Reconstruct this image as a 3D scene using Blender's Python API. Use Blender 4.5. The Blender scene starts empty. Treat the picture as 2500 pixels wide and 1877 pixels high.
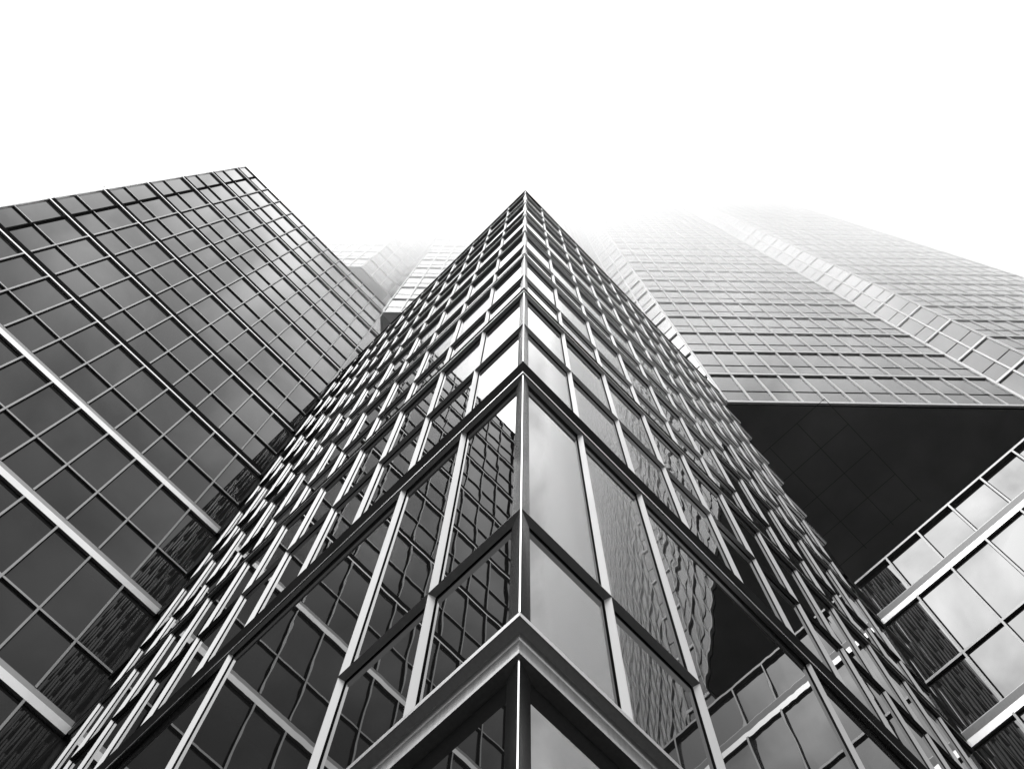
import bpy, math, random
from mathutils import Matrix, Vector
random.seed(7)
S = 1.5                # metres per planning unit (two facade bays)
EYE = 1.6              # eye height of the photographer
scene = bpy.context.scene
col = scene.collection

# ------------------------------------------------------------------ camera
R_ = Vector((0.698926, -0.715091, 0.012166))
D_ = Vector((0.698963, 0.679361, -0.223425))
F_ = Vector((0.151504, 0.164661, 0.974645))
cam = bpy.data.cameras.new('camera')
cam.sensor_width = 36.0
cam.lens = 2812.0 / 2500.0 * 36.0
cam.clip_start = 0.05
cam.clip_end = 5000
co = bpy.data.objects.new('camera', cam)
m = Matrix.Identity(4)
for i in range(3):
    m[i][0] = R_[i]; m[i][1] = -D_[i]; m[i][2] = -F_[i]
m[2][3] = EYE
co.matrix_world = m
col.objects.link(co)
scene.camera = co

# ------------------------------------------------------------------ sky, sun, exposure
SUN_EL, SUN_AZ = math.radians(69), math.radians(180 - 14)      # a veiled sun high on the left
sun_dir = Vector((math.cos(SUN_EL) * math.cos(SUN_AZ), math.cos(SUN_EL) * math.sin(SUN_AZ), math.sin(SUN_EL)))
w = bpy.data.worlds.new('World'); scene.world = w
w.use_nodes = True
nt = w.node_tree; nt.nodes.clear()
def N(t, **kw):
    n = nt.nodes.new(t)
    for k, v in kw.items(): setattr(n, k, v)
    return n
def L(a, b): nt.links.new(a, b)
def mth(op, a, b=None, clamp=False):
    n = N('ShaderNodeMath', operation=op, use_clamp=clamp)
    for i, v in enumerate((a, b)):
        if v is None: continue
        if isinstance(v, (int, float)): n.inputs[i].default_value = v
        else: L(v, n.inputs[i])
    return n.outputs[0]
out = N('ShaderNodeOutputWorld'); bg = N('ShaderNodeBackground')
sky = N('ShaderNodeTexSky', sky_type='NISHITA', sun_disc=False)
sky.sun_elevation = SUN_EL
sky.sun_rotation = math.atan2(sun_dir.x, sun_dir.y)
sky.dust_density = 4.0
bw = N('ShaderNodeRGBToBW'); L(sky.outputs[0], bw.inputs[0])
tc = N('ShaderNodeTexCoord')
nv = N('ShaderNodeVectorMath', operation='NORMALIZE'); L(tc.outputs['Generated'], nv.inputs[0])
dt = N('ShaderNodeVectorMath', operation='DOT_PRODUCT'); L(nv.outputs[0], dt.inputs[0])
dt.inputs[1].default_value = sun_dir
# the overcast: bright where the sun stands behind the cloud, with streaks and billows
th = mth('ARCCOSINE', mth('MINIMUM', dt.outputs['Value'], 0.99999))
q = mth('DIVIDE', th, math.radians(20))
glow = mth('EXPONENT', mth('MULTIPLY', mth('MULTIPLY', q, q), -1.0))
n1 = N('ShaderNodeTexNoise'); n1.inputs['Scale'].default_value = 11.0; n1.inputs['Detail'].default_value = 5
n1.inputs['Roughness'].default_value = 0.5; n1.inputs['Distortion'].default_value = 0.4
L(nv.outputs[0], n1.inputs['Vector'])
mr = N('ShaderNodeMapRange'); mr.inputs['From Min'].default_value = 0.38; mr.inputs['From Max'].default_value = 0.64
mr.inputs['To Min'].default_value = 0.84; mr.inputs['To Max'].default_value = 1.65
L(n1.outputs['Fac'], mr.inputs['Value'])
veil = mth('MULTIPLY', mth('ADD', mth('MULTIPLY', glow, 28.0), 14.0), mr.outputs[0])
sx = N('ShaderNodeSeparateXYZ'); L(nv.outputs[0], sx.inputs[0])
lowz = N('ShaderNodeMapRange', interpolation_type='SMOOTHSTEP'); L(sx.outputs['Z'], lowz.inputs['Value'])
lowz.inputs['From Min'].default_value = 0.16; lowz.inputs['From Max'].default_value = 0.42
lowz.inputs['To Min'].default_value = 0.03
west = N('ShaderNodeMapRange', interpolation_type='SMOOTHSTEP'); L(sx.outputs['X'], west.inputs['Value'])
west.inputs['From Min'].default_value = -0.75; west.inputs['From Max'].default_value = -0.3  # low western sky dimmed in place of a skyline, keeps left undersides dark
# heavier cloud out of view, added to darken what left and tower glass reflect
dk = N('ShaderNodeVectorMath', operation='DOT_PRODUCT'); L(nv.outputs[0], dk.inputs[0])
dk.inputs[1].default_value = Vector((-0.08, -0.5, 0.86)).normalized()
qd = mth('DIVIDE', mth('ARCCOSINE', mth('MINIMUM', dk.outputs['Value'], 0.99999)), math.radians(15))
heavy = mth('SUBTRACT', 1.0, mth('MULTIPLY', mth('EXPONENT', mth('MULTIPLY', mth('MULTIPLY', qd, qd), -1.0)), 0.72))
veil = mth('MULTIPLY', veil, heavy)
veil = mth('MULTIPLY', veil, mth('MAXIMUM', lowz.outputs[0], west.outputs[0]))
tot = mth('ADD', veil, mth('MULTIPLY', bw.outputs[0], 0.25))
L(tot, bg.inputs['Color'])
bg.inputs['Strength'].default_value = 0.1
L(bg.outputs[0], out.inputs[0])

sl = bpy.data.lights.new('sun', 'SUN'); sl.energy = 0.7; sl.angle = math.radians(150); sl.color = (1, 1, 1)
so = bpy.data.objects.new('sun', sl); col.objects.link(so)
so.rotation_euler = sun_dir.to_track_quat('Z', 'Y').to_euler()
scene.view_settings.view_transform = 'Standard'
scene.view_settings.look = 'None'
scene.view_settings.exposure = -0.1
scene.view_settings.gamma = 1.0
scene.cycles.max_bounces = 14
scene.cycles.glossy_bounces = 6
scene.cycles.volume_bounces = 12
scene.cycles.use_denoising = True

# ------------------------------------------------------------------ materials
def mat(name, base, rough, metal=0.0, ior=1.5, noise=0.0, nscale=3.0, stretch=(1, 1, 1), bump=0.0, bscale=2.0, bstretch=(1, 1, 1), tint=0.0, rvar=0.0):
    mt = bpy.data.materials.new(name); mt.use_nodes = True
    t = mt.node_tree; b = t.nodes['Principled BSDF']
    b.inputs['Base Color'].default_value = (base, base, base, 1)
    b.inputs['Roughness'].default_value = rough
    b.inputs['Metallic'].default_value = metal
    b.inputs['IOR'].default_value = ior
    geo = t.nodes.new('ShaderNodeNewGeometry')
    def vec(st):
        v = t.nodes.new('ShaderNodeVectorMath'); v.operation = 'MULTIPLY'
        t.links.new(geo.outputs['Position'], v.inputs[0]); v.inputs[1].default_value = st
        return v.outputs[0]
    val = None
    if noise or rvar:
        n = t.nodes.new('ShaderNodeTexNoise'); n.inputs['Scale'].default_value = nscale; n.inputs['Detail'].default_value = 4
        t.links.new(vec(stretch), n.inputs['Vector']); val = n.outputs['Fac']
    if noise or tint:
        r = t.nodes.new('ShaderNodeMapRange')
        r.inputs['To Min'].default_value = base * (1 - noise - tint); r.inputs['To Max'].default_value = base * (1 + noise + tint)
        if noise:
            r.inputs['From Min'].default_value = 0.3; r.inputs['From Max'].default_value = 0.7
            t.links.new(val, r.inputs['Value'])
        else:
            t.links.new(geo.outputs['Random Per Island'], r.inputs['Value'])
        t.links.new(r.outputs[0], b.inputs['Base Color'])
    if rvar:
        r2 = t.nodes.new('ShaderNodeMapRange'); r2.inputs['From Min'].default_value = 0.3; r2.inputs['From Max'].default_value = 0.7
        r2.inputs['To Min'].default_value = max(rough - rvar, 0.0); r2.inputs['To Max'].default_value = rough + rvar
        t.links.new(val, r2.inputs['Value']); t.links.new(r2.outputs[0], b.inputs['Roughness'])
    if bump:
        n = t.nodes.new('ShaderNodeTexNoise'); n.inputs['Scale'].default_value = bscale; n.inputs['Detail'].default_value = 1.0
        # every pane has its own waves
        ad = t.nodes.new('ShaderNodeVectorMath'); ad.operation = 'ADD'
        sc = t.nodes.new('ShaderNodeVectorMath'); sc.operation = 'SCALE'; sc.inputs[0].default_value = (37.0, 53.0, 71.0)
        t.links.new(geo.outputs['Random Per Island'], sc.inputs['Scale'])
        t.links.new(vec(bstretch), ad.inputs[0]); t.links.new(sc.outputs[0], ad.inputs[1])
        t.links.new(ad.outputs[0], n.inputs['Vector'])
        bp = t.nodes.new('ShaderNodeBump'); bp.inputs['Strength'].default_value = 1.0; bp.inputs['Distance'].default_value = bump
        t.links.new(n.outputs['Fac'], bp.inputs['Height']); t.links.new(bp.outputs['Normal'], b.inputs['Normal'])
    return mt
M_GLASS_WING = mat('wavy_dark_glass', 0.012, 0.004, ior=1.48, bump=0.0010, bscale=2.4, bstretch=(1, 1, 0.55), tint=0.25)
M_GLASS_WEST = mat('dark_glass', 0.010, 0.004, ior=1.4, bump=0.0006, bscale=2.4, bstretch=(1, 1, 0.7), tint=0.25)
M_GLASS_LEFT = mat('grey_glass', 0.02, 0.012, ior=1.33, bump=0.0003, bscale=1.2, tint=0.35)
M_GLASS_RIGHT = mat('silver_mirror_glass', 0.02, 0.01, ior=1.9, bump=0.0003, bscale=1.2, tint=0.25)
M_GLASS_TOWER = mat('pale_glass', 0.03, 0.03, ior=1.3, bump=0.0004, bscale=1.0, tint=0.2)
M_GLASS_TOWER_WEST = mat('brightened_side_glass', 0.03, 0.03, ior=1.62, bump=0.0004, bscale=1.0, tint=0.15)  # same tower glass, made more reflective to brighten the west-facing walls
M_TJOINT = mat('tower_joint', 0.07, 0.5, ior=1.2)
M_FIN = mat('satin_aluminium', 0.26, 0.34, metal=1.0, noise=0.05, nscale=2.5, stretch=(2, 2, 0.4), rvar=0.05)
M_BAND = mat('band_aluminium', 0.72, 0.32, metal=1.0, noise=0.05, nscale=2.0, stretch=(1, 1, .5), rvar=.04)
M_NOSE = mat('polished_nosing', 0.92, 0.12, metal=1.0)
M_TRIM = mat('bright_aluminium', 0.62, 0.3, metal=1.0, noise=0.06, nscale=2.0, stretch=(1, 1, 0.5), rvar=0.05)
M_STEEL = mat('streaked_steel', 0.36, 0.4, metal=1.0, noise=0.08, nscale=14.0, stretch=(4, 4, 0.08), rvar=0.04)
M_FRAME = mat('grey_frame_metal', 0.27, 0.4, metal=1.0, noise=0.06, nscale=3.0)
M_DARK = mat('dark_bronze_metal', 0.02, 0.5, metal=0.0, ior=1.12, noise=0.2, nscale=2.0)
M_SILL = mat('underside_metal', 0.12, 0.14, metal=1.0, noise=0.1, nscale=2.0)  # same aluminium, darkened: shade under ledges and transoms put into its colour
M_POST = mat('polished_dark_panel', 0.22, 0.18, metal=1.0)
M_DARK.node_tree.nodes['Principled BSDF'].inputs['Specular IOR Level'].default_value = 0.0
M_GASKET = mat('black_gasket', 0.008, 0.6)
M_CORE = mat('dark_wall', 0.02, 0.7)
M_SOFFIT = mat('dark_soffit_panel', 0.19, 0.45, noise=0.2, nscale=0.5)
M_SOFFIT_GLOSS = mat('grey_soffit_panel', 0.35, 0.18, metal=1.0, noise=0.1, nscale=0.6)
M_JOINT = mat('soffit_joint', 0.08, 0.7)
M_ROOF = mat('roof_gravel', 0.18, 0.9, noise=0.3, nscale=8)
M_TFRAME = mat('pale_frame_metal', 0.5, 0.45, metal=0.5, noise=0.06, nscale=1.5)

# ------------------------------------------------------------------ mesh helpers (planning units -> metres)
def W(r, l, z): return (r * S, l * S, z * S + EYE)
class MB:
    def __init__(self): self.v = []; self.f = []; self.mi = []; self.mats = []
    def m_(self, mt):
        if mt not in self.mats: self.mats.append(mt)
        return self.mats.index(mt)
    def poly(self, pts, faces, mt):
        b = len(self.v); self.v += pts; k = self.m_(mt)
        for f in faces: self.f.append([b + i for i in f]); self.mi.append(k)
    def build(self, name, parent=None, kind=None):
        me = bpy.data.meshes.new(name)
        off = Vector((0, 0, 0)); q = parent
        while q: off = off + q.location; q = q.parent
        me.from_pydata([(a - off.x, b - off.y, c - off.z) for a, b, c in self.v], [], self.f)
        for mt in self.mats: me.materials.append(mt)
        me.polygons.foreach_set('material_index', self.mi)
        me.update()
        o = bpy.data.objects.new(name, me); col.objects.link(o)
        if parent: o.parent = parent
        if kind: o['kind'] = kind
        return o
CUBE = [(0, 3, 2, 1), (4, 5, 6, 7), (0, 1, 5, 4), (1, 2, 6, 5), (2, 3, 7, 6), (3, 0, 4, 7)]
class Face:
    """A wall line: s along it, d outwards from it, z up."""
    def __init__(self, o, t, n): self.o, self.t, self.n = o, t, n; self.flip = (t[0] * n[1] - t[1] * n[0]) < 0
    def p(self, s, d, z): return W(self.o[0] + self.t[0] * s + self.n[0] * d, self.o[1] + self.t[1] * s + self.n[1] * d, z)
    def box(self, mb, s0, s1, d0, d1, z0, z1, mt, tilt=None):
        pts = [self.p(s, d, z) for z in (z0, z1) for s, d in ((s0, d0), (s1, d0), (s1, d1), (s0, d1))]
        if tilt:
            a, b = tilt; sm, zm = (s0 + s1) / 2, (z0 + z1) / 2
            pts = [self.p(s, d + (a * (s - sm) + b * (z - zm) if d == d1 else 0), z) for z in (z0, z1) for s, d in ((s0, d0), (s1, d0), (s1, d1), (s0, d1))]
        mb.poly(pts, [f[::-1] for f in CUBE] if self.flip else CUBE, mt)
    def sweep(self, mb, prof, s0, s1, mt):
        """closed (d, z) outline run along the wall"""
        n = len(prof)
        pts = [self.p(s, d, z) for s in (s0, s1) for d, z in prof]
        fs = [[i, (i + 1) % n, n + (i + 1) % n, n + i] for i in range(n)] + [list(range(n))[::-1], list(range(n, 2 * n))]
        mb.poly(pts, [f[::-1] for f in fs] if self.flip else fs, mt)
def corner_sweep(mb, prof, end, mt):
    """closed (d, z) outline run round the wing's corner, mitred; end = wall length on both sides"""
    n = len(prof); pts = []
    for st in range(3):
        for d, z in prof:
            c = 1 - d
            r, l = ((c, 1 + end), (c, c), (1 + end, c))[st]
            pts.append(W(r, l, z))
    fs = []
    for st in range(2):
        for i in range(n):
            j = (i + 1) % n
            fs.append([st * n + i, st * n + j, (st + 1) * n + j, (st + 1) * n + i])
    fs += [list(range(n))[::-1], list(range(2 * n, 3 * n))]
    mb.poly(pts, fs, mt)
def slab(mb, plan, z0, z1, mt):
    n = len(plan)
    area = sum(plan[i][0] * plan[(i + 1) % n][1] - plan[(i + 1) % n][0] * plan[i][1] for i in range(n))
    if area < 0: plan = plan[::-1]
    pts = [W(r, l, z) for z in (z0, z1) for r, l in plan]
    fs = [list(range(n))[::-1], list(range(n, 2 * n))] + [[i, (i + 1) % n, n + (i + 1) % n, n + i] for i in range(n)]
    mb.poly(pts, fs, mt)
def thing(name, label, cat, r, l):
    o = bpy.data.objects.new(name, None); col.objects.link(o)
    o.location = (r * S, l * S, 0); o['label'] = label; o['category'] = cat
    return o
# size on the picture, to choose which repeats get an object each
def screen_area(pts):
    xs, ys = [], []
    for p in pts:
        v = Vector(p) - Vector((0, 0, EYE)); z = v.dot(F_)
        if z < 0.2: return 0
        xs.append(min(max(v.dot(R_) / z * 2812 + 1250, 0), 2500)); ys.append(min(max(v.dot(D_) / z * 2812 + 938, 0), 1877))
    return (max(xs) - min(xs)) * (max(ys) - min(ys))
def emit(items, name, parent, cap=100):
    """items: list of builders (functions taking an MB); the largest on the picture become parts, the rest one mesh"""
    built = []
    for fn in items:
        mb = MB(); fn(mb); built.append((screen_area(mb.v), mb))
    built.sort(key=lambda t: -t[0])
    for a, mb in built[:cap]: mb.build(name, parent)
    rest = built[cap:]
    if rest:
        big = MB()
        for a, mb in rest:
            b = len(big.v); big.v += mb.v
            for f, mi in zip(mb.f, mb.mi): big.f.append([b + i for i in f]); big.mi.append(big.m_(mb.mats[mi]))
        big.build(name, parent, 'stuff')
rt = lambda k: (random.uniform(-k, k), random.uniform(-k, k) * 0.5)
Q = 2.69
def lip(n): return 9.71 + Q * n

# ------------------------------------------------------------------ ground
g = MB(); g.poly([(-1500, -1500, 0), (1500, -1500, 0), (1500, 1500, 0), (-1500, 1500, 0)], [(0, 1, 2, 3)],
                 mat('dark_paving', 0.045, 0.8, noise=0.25, nscale=0.8))
go = g.build('ground'); go['kind'] = 'structure'

# ------------------------------------------------------------------ the corner wing
GL = 0.032                                                # glass set back behind the ledges
wing = thing('corner_building', 'glass building with bright vertical fins and dark ledges, its sharp corner pointing at the viewer', 'building', 4, 4)
FR = Face((1, 1), (1, 0), (0, -1)); FL = Face((1, 1), (0, 1), (-1, 0))
ROOF = 24.1
lips = [3.16, 6.45] + [lip(n) for n in range(6)]          # 9.71 ... 23.16
mb = MB(); c = 1 + GL + 0.02
slab(mb, [(c, c), (6.98, c), (6.98, 6.98), (c, 6.98)], 3.03, ROOF - 0.12, M_CORE)
slab(mb, [(1.12, 1.12), (6.98, 1.12), (6.98, 6.98), (1.12, 6.98)], -EYE / S, 3.028, M_CORE)
mb.build('wall', wing)
mb = MB(); slab(mb, [(c + .01, c + .01), (6.95, c + .01), (6.95, 6.95), (c + .01, 6.95)], ROOF - 0.115, ROOF - 0.1, M_ROOF)
mb.build('roof', wing)
panes, fins, trans = [], [], []
FH = 0.25
fh = lambda i: 0.36 if i == 1 else FH
for F in (FR, FL):
    for i, z0 in enumerate(lips):
        z1 = lips[i + 1] - 0.001 if i + 1 < len(lips) else ROOF - 0.06
        zb = z0 + (0.012 if i == 0 else fh(i))                # where the fins start
        zm = (4.11, 8.15)[i] if i < 2 else (z0 + 1.13 if i + 1 < len(lips) else z0 + .6)   # the transom
        top = i == len(lips) - 1
        wide = i == 0
        ks = [1, 2, 5, 8, 11] if wide else range(1, 12)
        for k in ks:
            s1 = 0.5 * k
            def fin(mb, F=F, s1=s1, zb=zb, z1=z1):
                pl = [(s1 - .022, -.026), (s1 - .0035, -.003), (s1 - .0015, -.003), (s1 + .017, -.026)]
                n = 4
                pts = [F.p(q[0], q[1], z) for z in (zb - .012, z1) for q in pl]
                fs = [[3, 2, 1, 0], [4, 5, 6, 7]] + [[i, (i + 1) % 4, 4 + (i + 1) % 4, 4 + i] for i in range(4)]
                mb.poly(pts, fs if F.flip else [f[::-1] for f in fs], M_FIN)
                F.box(mb, s1 - .013, s1 + .008, -.0318, -.0262, zb - .012, z1 - .001, M_GASKET)
            fins.append(fin)
        edges = [0.03] + [0.5 * k for k in ks] + [6.0]
        for j in range(len(edges) - 1):
            a = edges[j] if j == 0 else edges[j] + .009
            b = edges[j + 1] - .014 if j + 1 < len(edges) - 1 else 5.99
            whole = wide and (b - a) > 0.7
            rows = [(zb - .02, z1)] if (whole) else [(zb - .02, zm + .02), (zm + .02, z1)]
            for (p0, p1) in rows:
                def pane(mb, F=F, a=a, b=b, p0=p0, p1=p1, t=rt(.0016)):
                    F.box(mb, a, b, -GL - .012, -GL, p0 + .003, p1 - .003, M_GLASS_WING if F is FR else M_GLASS_WEST, t)
                panes.append(pane)
            if j > 0 and not whole and zm < ROOF - .1:
                def tr(mb, F=F, s0=edges[j] + .001, s1=min(edges[j + 1], 5.985) - .001, zm=zm):
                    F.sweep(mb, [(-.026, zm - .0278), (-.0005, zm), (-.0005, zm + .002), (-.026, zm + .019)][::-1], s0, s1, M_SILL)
                    F.box(mb, s0 + .02, s1 - .025, -.0316, -.0262, zm - .010, zm + .010, M_GASKET)
                trans.append(tr)
for i, z0 in enumerate(lips[:-1]):
    zm = (4.11, 8.15)[i] if i < 2 else z0 + 1.13
    def tr(mb, zm=zm):
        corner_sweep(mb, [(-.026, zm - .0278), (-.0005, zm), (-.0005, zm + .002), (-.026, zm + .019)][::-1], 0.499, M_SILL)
        corner_sweep(mb, [(-.0262, zm - .010), (-.0262, zm + .010), (-.0316, zm + .010), (-.0316, zm - .010)], 0.475, M_GASKET)
    trans.append(tr)
emit(panes, 'window_pane', wing); emit(fins, 'fin', wing); emit(trans, 'transom', wing)
for i, z0 in enumerate(lips):
    if i == 0: continue
    mb = MB()
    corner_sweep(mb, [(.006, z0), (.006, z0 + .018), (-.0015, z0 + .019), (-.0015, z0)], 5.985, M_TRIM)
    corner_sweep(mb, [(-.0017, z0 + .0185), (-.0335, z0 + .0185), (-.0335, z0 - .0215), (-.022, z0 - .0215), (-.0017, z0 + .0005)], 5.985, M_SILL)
    mb.build('ledge', wing)
    mb = MB(); h1 = z0 + fh(i)
    corner_sweep(mb, [(-.002, z0 + .0192), (-.002, h1), (-.0332, h1), (-.0332, z0 + .0192)], 5.985, M_DARK)
    mb.build('spandrel', wing)
# cornice over the entrance storey: lip, cove, lower lip
z0 = 3.16; prof = [(0, z0 + .008), (0, z0 - .018), (-.004, z0 - .018)]
prof.append((-.030, 3.128))
for k in range(1, 9):
    a = math.pi / 2 * k / 8
    prof.append((-.030 - .016 * math.sin(a), 3.112 + .016 * math.cos(a)))
prof += [(-.046, 3.046), (-.042, 3.044), (-.042, 3.022), (-.13, 3.022), (-.13, z0 + .008)]
mb = MB(); corner_sweep(mb, prof[::-1], 5.985, M_STEEL)
cn = mb.build('cornice', wing)
for p in cn.data.polygons: p.use_smooth = False
# entrance storey, set back under the cornice
D0 = -.052
mb = MB()
pp, ff = [], []
for F in (FR, FL):
    e = [.10, 1.5, 3.0, 4.5, 5.98]
    for j in range(4):
        F.box(mb, e[j] + (.03 if j else 0), e[j + 1] - .03, D0 - .045, D0 - .033, -EYE / S + .05, 3.02, M_GLASS_WING, rt(.001))
        F.box(mb, e[j + 1] - .03, e[j + 1] + .03, D0 - .045, D0 - .003, -EYE / S, 3.02, M_FIN)
mb.build('shopfront', wing)
def post(mb, d, z0, z1, mt):
    a = 1 - d
    slab(mb, [(a, a), (a + .075, a + .027), (a + .075, a + .05), (a + .05, a + .075), (a + .027, a + .075)], z0, z1, mt)
mb = MB()
def storeys():
    yield 3.17, 6.449
    for i in range(1, len(lips)): yield lips[i] + fh(i) + .0005, (lips[i + 1] - .001 if i + 1 < len(lips) else ROOF - .046)
for a, b in storeys(): post(mb, -.002, a, b, M_POST)
cp = mb.build('corner_post', wing)
mb = MB()
for a, b in storeys(): slab(mb, [(.9993, 1.0028), (1.0028, .9993), (1.008, 1.002), (1.002, 1.008)], a, b - .0005, M_NOSE)
mb.build('nosing', cp)
mb = MB(); post(mb, D0 + .001, -EYE / S, 3.0215, M_POST); cp = mb.build('corner_post', wing)
mb = MB(); a = 1 - D0 - .0025; slab(mb, [(a + .001, a + .004), (a + .004, a + .001), (a + .0095, a + .0035), (a + .0035, a + .0095)], -EYE / S, 3.0212, M_NOSE); mb.build('nosing', cp)
mb = MB()
corner_sweep(mb, [(.006, ROOF - .045), (.006, ROOF), (-.1, ROOF), (-.1, ROOF - .045)], 5.985, M_DARK)
mb.build('coping', wing)

# ------------------------------------------------------------------ curtain-wall block (left and right neighbours)
def curtain(root, F, s_list, s_end, bands, ztop, glass, prof, fin_w, gap_w, e, first_dark=False, s_start=0.0, trans_h=.04):
    """bands: list of lower edges, bottom up; s_list: fin positions"""
    z_lo = [-EYE / S] + [b + .24 for b in bands]
    z_hi = [b for b in bands] + [ztop]
    panes, fins = [], []
    ed = [s_start] + list(s_list) + [s_end]
    for a, b in zip(z_lo, z_hi):
        if b - a < .1: continue
        zt = [b - Q + 1.25] if b - a > 1.6 else []
        rows = [a] + [z for z in zt if a + .2 < z < b - .2] + [b]
        for r0, r1 in zip(rows[:-1], rows[1:]):
            for s0, s1 in zip(ed[:-1], ed[1:]):
                if s1 - s0 < .03: continue
                def pane(mb, F=F, s0=s0, s1=s1, r0=r0, r1=r1, t=rt(.0010)):
                    F.box(mb, s0 + .001, s1 - .001, -.014, 0, r0 + .001, r1 - .001, glass, t)
                panes.append(pane)
        for z in rows[1:-1]:
            mb = MB()
            F.box(mb, s_start, s_end, .0012, .030, z, z + trans_h, M_FRAME)
            F.box(mb, s_start, s_end, .0014, .008, z - .012, z - .0005, M_GASKET)
            mb.build('transom', root)
    for i, s in enumerate(s_list):
        dark = first_dark and i == 0
        def fin(mb, F=F, s=s, dark=dark):
            for a, b in zip(z_lo, z_hi):
                if b - a < .1: continue
                F.box(mb, s - fin_w / 2, s + fin_w / 2, .0015, e, a + .0005, b - .0005, M_DARK if dark else M_FRAME)
                F.box(mb, s + fin_w / 2 + .0005, s + fin_w / 2 + gap_w, .0012, .011, a + .0005, b - .0005, M_DARK)
        fins.append(fin)
    emit(panes, 'window_pane', root); emit(fins, 'fin', root)
    for b in bands:
        mb = MB(); prof(mb, F, b, s_start - .0, s_end, e); mb.build('floor_band', root)
def band_flat(mb, F, z, s0, s1, e):
    k = .14 if z < 17 else .05  # upper floors: dark reflection painted as darker metal over a thinner lip
    F.sweep(mb, [(.001, z), (e, z), (e, z + k), (.001, z + k + .001)][::-1], s0, s1, M_BAND)
    F.sweep(mb, [(.001, z + k + .0012), (e - .012, z + k + .0012), (e - .004, z + .225), (e - .004, z + .235), (.001, z + .24)][::-1], s0, s1, M_FRAME if z < 17 else M_DARK)
    F.box(mb, s0, s1, .0014, .008, z - .014, z - .0005, M_GASKET)
def band_cove(mb, F, z, s0, s1, e):
    F.sweep(mb, [(.001, z + .24), (e, z + .24), (e, z + .228), (.014, z + .126), (.001, z + .126)], s0, s1, M_STEEL)
    F.sweep(mb, [(.001, z + .1258), (.03, z + .1258), (.034, z + .118), (.034, z), (.001, z)], s0, s1, M_BAND)
    F.box(mb, s0, s1, .0014, .008, z - .014, z - .0005, M_GASKET)

# left neighbour: broad grey facade
left = thing('office_building', 'tall grey glass building with bright floor bands on the left of the picture', 'building', -1.5, 9)
FB = Face((-5, 7), (1, 0), (0, -1))
TOPL = 35.12
bl = [lip(n) - .03 for n in range(-3, 10)]
mb = MB()
slab(mb, [(-4.97, 7.016), (.998, 7.016), (.998, 8.42), (-4.97, 8.42)], -EYE / S, TOPL - .02, M_CORE)
slab(mb, [(1.0, 7.016), (6.9, 7.016), (6.9, 11.5), (1.0, 11.5)], -EYE / S, 33.88, M_CORE)
mb.build('wall', left)
mb = MB(); slab(mb, [(-4.96, 7.02), (.99, 7.02), (.99, 8.41), (-4.96, 8.41)], TOPL - .0195, TOPL - .005, M_ROOF); mb.build('roof', left)
curtain(left, FB, [.5 * k for k in range(1, 12)], 6.0, bl, TOPL - .03, M_GLASS_LEFT, band_flat, .026, .012, .045, True)
FB2 = Face((1, 7), (1, 0), (0, -1))
mb = MB()                                                  # the facade goes on above the wing's roof
for j in range(10):
    for n in (5, 6, 7, 8):
        FB2.box(mb, .5 * j + .03, .5 * j + .47, -.014, 0, lip(n) + .25, lip(n + 1) - .04, M_GLASS_LEFT, rt(.001))
        FB2.box(mb, .5 * j + .472, .5 * j + .49, .0, .05, lip(n) + .25, lip(n + 1) - .04, M_FRAME)
for n in (5, 6, 7, 8): band_flat(mb, FB2, lip(n) - .03, .002, 5.5, .05)
mb.build('window_wall', left)
mb = MB(); FB.box(mb, .0, 6.0, -.05, .03, TOPL - .03, TOPL, M_FRAME); mb.build('coping', left)
mb = MB()                                                  # rounded bright trim at the free end
pr = [(.05 + .05 * math.cos(a), .0 + .05 * math.sin(a)) for a in [math.pi * 2 * k / 24 for k in range(24)]]
slab(mb, [(-5.0 + x, 7.0 + y) for x, y in pr], -EYE / S, TOPL, M_TRIM)
o = mb.build('corner_trim', left)
for p in o.data.polygons: p.use_smooth = len(p.vertices) == 4
mb = MB()
FB.box(mb, 5.998, 6.03, -.02, .055, 23.0, TOPL, M_FRAME); mb.build('end_post', left)

# right neighbour: lower mirror-glass block
right = thing('low_building', 'low mirror glass building with pale panes and bright floor bands at lower right', 'building', 9, -3)
FC = Face((7, 1), (0, -1), (-1, 0))
TOPR = 13.63
br = [lip(n) + .03 for n in range(-3, 2)]
mb = MB(); slab(mb, [(7.016, .99), (7.016, -8), (9.5, -8), (9.5, .99)], -EYE / S, TOPR - .05, M_CORE); mb.build('wall', right)
mb = MB(); slab(mb, [(7.02, .98), (7.02, -7.98), (9.48, -7.98), (9.48, .98)], TOPR - .0495, TOPR - .04, M_ROOF); mb.build('roof', right)
curtain(right, FC, [.5 * k for k in range(1, 18)], 9.0, br, TOPR - .05, M_GLASS_RIGHT, band_cove, .024, .016, .05, False, 0.0, .045)
mb = MB(); FC.box(mb, 0, 9.0, -.06, .05, TOPR - .05, TOPR, M_FRAME); mb.build('coping', right)

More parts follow.
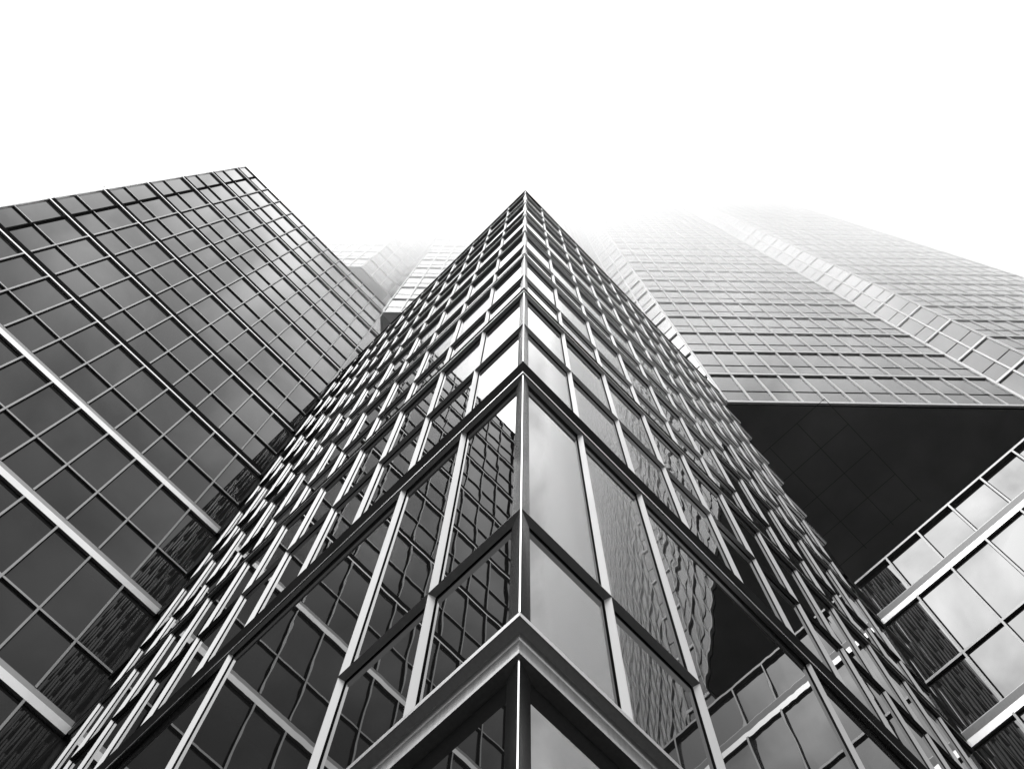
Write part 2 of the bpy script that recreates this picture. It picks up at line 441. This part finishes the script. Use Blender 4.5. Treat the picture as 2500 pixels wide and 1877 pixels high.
# ------------------------------------------------------------------ the high tower with notched corners
tower = thing('skyscraper', 'towering pale glass skyscraper with stepped notches fading into low cloud', 'skyscraper', 12, 6)
TOP = lip(34)
h = math.sqrt(.5)
segs = [((-5, 13), (-.5, 8.5), (-h, -h), 13), ((-.5, 8.5), (1, 8.5), (0, -1), 13), ((1, 8.5), (1, 7), (-1, 0), 9),
        ((1, 7), (5.5, 2.5), (-h, -h), 9), ((5.5, 2.5), (7, 2.5), (0, -1), 9), ((7, 2.5), (7, 1), (-1, 0), 5),
        ((7, 1), (11.5, -3.5), (-h, -h), 5), ((11.5, -3.5), (13, -3.5), (0, -1), 5), ((13, -3.5), (13, -5), (-1, 0), 5),
        ((13, -5), (17.5, -9.5), (-h, -h), 5), ((17.5, -9.5), (22, -9.5), (0, -1), 5)]
IN = .04
mb = MB()
slab(mb, [(7 + IN, 1 + IN), (11.5, -3.5 + .0566), (13.0 + IN, -3.5 + IN), (13.0 + IN, -5 + IN), (17.5, -9.5 + .0566), (22, -9.5 + IN), (22, 2.46), (7 + IN, 2.46)], lip(5) + .02, TOP, M_CORE)
slab(mb, [(1 + IN, 7 + IN), (5.5, 2.5 + .0566), (22, 2.5 + IN), (22, 8.4), (1 + IN, 8.4)], lip(9) + .02, TOP, M_CORE)
slab(mb, [(-5, 13.06), (-.5, 8.5 + .0566), (22, 8.5 + IN), (22, 16), (-5, 16)], lip(13) + .02, TOP, M_CORE)
mb.build('wall', tower)
def soffit(plan, z, mt, grid=None):
    mb = MB(); slab(mb, plan, z, z + .018, mt)
    if grid:
        r0, r1, l0, l1 = grid
        k = r0
        while k < r1: slab(mb, [(k, l0), (k + .012, l0), (k + .012, l1), (k, l1)], z - .0012, z - .0002, M_JOINT); k += .75
        k = l0
        while k < l1: slab(mb, [(r0, k), (r1, k), (r1, k + .012), (r0, k + .012)], z - .0024, z - .0014, M_JOINT); k += .75
    return mb.build('soffit', tower)
soffit([(7.02, 1.02), (11.52, -3.46), (13.02, -3.46), (13.02, -4.96), (17.52, -9.46), (22, -9.46), (22, 4), (7.02, 4)], lip(5) - .003, M_SOFFIT, (8.3, 11.4, -.5, 2.6))
soffit([(1.02, 7.02), (5.52, 2.54), (7.0, 2.54), (7.0, 8.4), (1.02, 8.4)], lip(9) - .003, M_SOFFIT)
soffit([(-4.98, 13.05), (-.48, 8.54), (1.03, 8.54), (1.03, 14), (-4.98, 14)], lip(13) - .003, M_SOFFIT_GLOSS)
mb = MB()
slab(mb, [(17, -12), (22, -12), (22, 8), (17, 8)], -EYE / S, lip(5) - .004, M_CORE)  # added unseen wall, stops light leaking in under the soffit
mb.build('unseen_back_wall', tower)
tp = []; rings_b = {}; rings_t = {}; mul = []
for p0, p1, n, nb in segs:
    ln = math.dist(p0, p1); t = ((p1[0] - p0[0]) / ln, (p1[1] - p0[1]) / ln)
    F = Face(p0, t, n)
    nbay = round(ln / .52); bw_ = ln / nbay
    for k in range(nb, 34):
        z = lip(k)
        rings_b.setdefault(k, []).append((F, ln, nb)); rings_t.setdefault(k, []).append((F, ln))
        for j in range(nbay):
            for a, b in ((z + .16, z + 1.12), (z + 1.15, z + Q)):
                def pane(mb, F=F, s0=j * bw_, s1=(j + 1) * bw_, a=a, b=b, tl=rt(.0012)):
                    F.box(mb, s0, s1, -.015, 0, a, b, M_GLASS_TOWER_WEST if F.n[0] == -1 else M_GLASS_TOWER, tl)
                tp.append(pane)
    for j in range(nbay + 1):
        def mu(mb, F=F, s=j * bw_, nb=nb):
            F.box(mb, s - .026, s + .026, .001, .03, lip(nb) + .16, TOP, M_TFRAME)
        mul.append(mu)
emit(tp, 'window_pane', tower); emit(mul, 'mullion', tower)
for k in rings_b:
    mb = MB()
    for F, ln, nb in rings_b[k]:
        z = lip(k)
        F.box(mb, -.0, ln, -.01, .04, z, z + .14, M_TFRAME)
        F.box(mb, -.0, ln, -.01, .016, z + .1405, z + .17, M_TJOINT)
        if k > nb: F.box(mb, 0, ln, -.01, .012, z - .03, z - .0005, M_TJOINT)
    mb.build('floor_band', tower)
for k in rings_t:
    mb = MB()
    for F, ln in rings_t[k]: F.box(mb, 0, ln, -.01, .012, lip(k) + 1.12, lip(k) + 1.15, M_TJOINT)
    mb.build('transom', tower)

# ------------------------------------------------------------------ low cloud that swallows the tower
cm = bpy.data.materials.new('cloud'); cm.use_nodes = True
t = cm.node_tree; t.nodes.clear()
o_ = t.nodes.new('ShaderNodeOutputMaterial'); v_ = t.nodes.new('ShaderNodeVolumePrincipled')
v_.inputs['Color'].default_value = (1, 1, 1, 1); v_.inputs['Anisotropy'].default_value = 0.8
t.links.new(v_.outputs[0], o_.inputs['Volume'])
def tn(ty, **kw):
    n = t.nodes.new(ty)
    for k, v in kw.items(): setattr(n, k, v)
    return n
gp = tn('ShaderNodeNewGeometry'); sp = tn('ShaderNodeSeparateXYZ'); t.links.new(gp.outputs['Position'], sp.inputs[0])
def ramp(src, a, b, lo=0.0, hi=1.0):
    r = tn('ShaderNodeMapRange', interpolation_type='SMOOTHSTEP')
    t.links.new(src, r.inputs['Value']); r.inputs['From Min'].default_value = a; r.inputs['From Max'].default_value = b
    r.inputs['To Min'].default_value = lo; r.inputs['To Max'].default_value = hi
    return r.outputs[0]
def tm(op, a, b):
    n = tn('ShaderNodeMath', operation=op)
    for i, v in enumerate((a, b)):
        if isinstance(v, (int, float)): n.inputs[i].default_value = v
        else: t.links.new(v, n.inputs[i])
    return n.outputs[0]
up = ramp(sp.outputs['Z'], 21 * S + EYE, 52 * S + EYE)
fw = ramp(tm('ADD', sp.outputs['X'], sp.outputs['Y']), 3.0 * S / h, 5.0 * S / h)
ns = tn('ShaderNodeTexNoise'); ns.inputs['Scale'].default_value = 0.045; ns.inputs['Detail'].default_value = 2
t.links.new(gp.outputs['Position'], ns.inputs['Vector'])
t.links.new(tm('MULTIPLY', tm('MULTIPLY', up, fw), ramp(ns.outputs['Fac'], 0.3, 0.7, 0.045, 0.08)), v_.inputs['Density'])
cm.cycles.volume_step_rate = 0.5
mb = MB(); h2 = h
def rot(x, f, z): return ((x + f) * h2 * S, (f - x) * h2 * S, z * S + EYE)
mb.poly([rot(x, f, z) for z in (21, 112) for x, f in ((-45, 3), (45, 3), (45, 30), (-45, 30))], CUBE, cm)
cl = mb.build('low_cloud'); cl['kind'] = 'stuff'
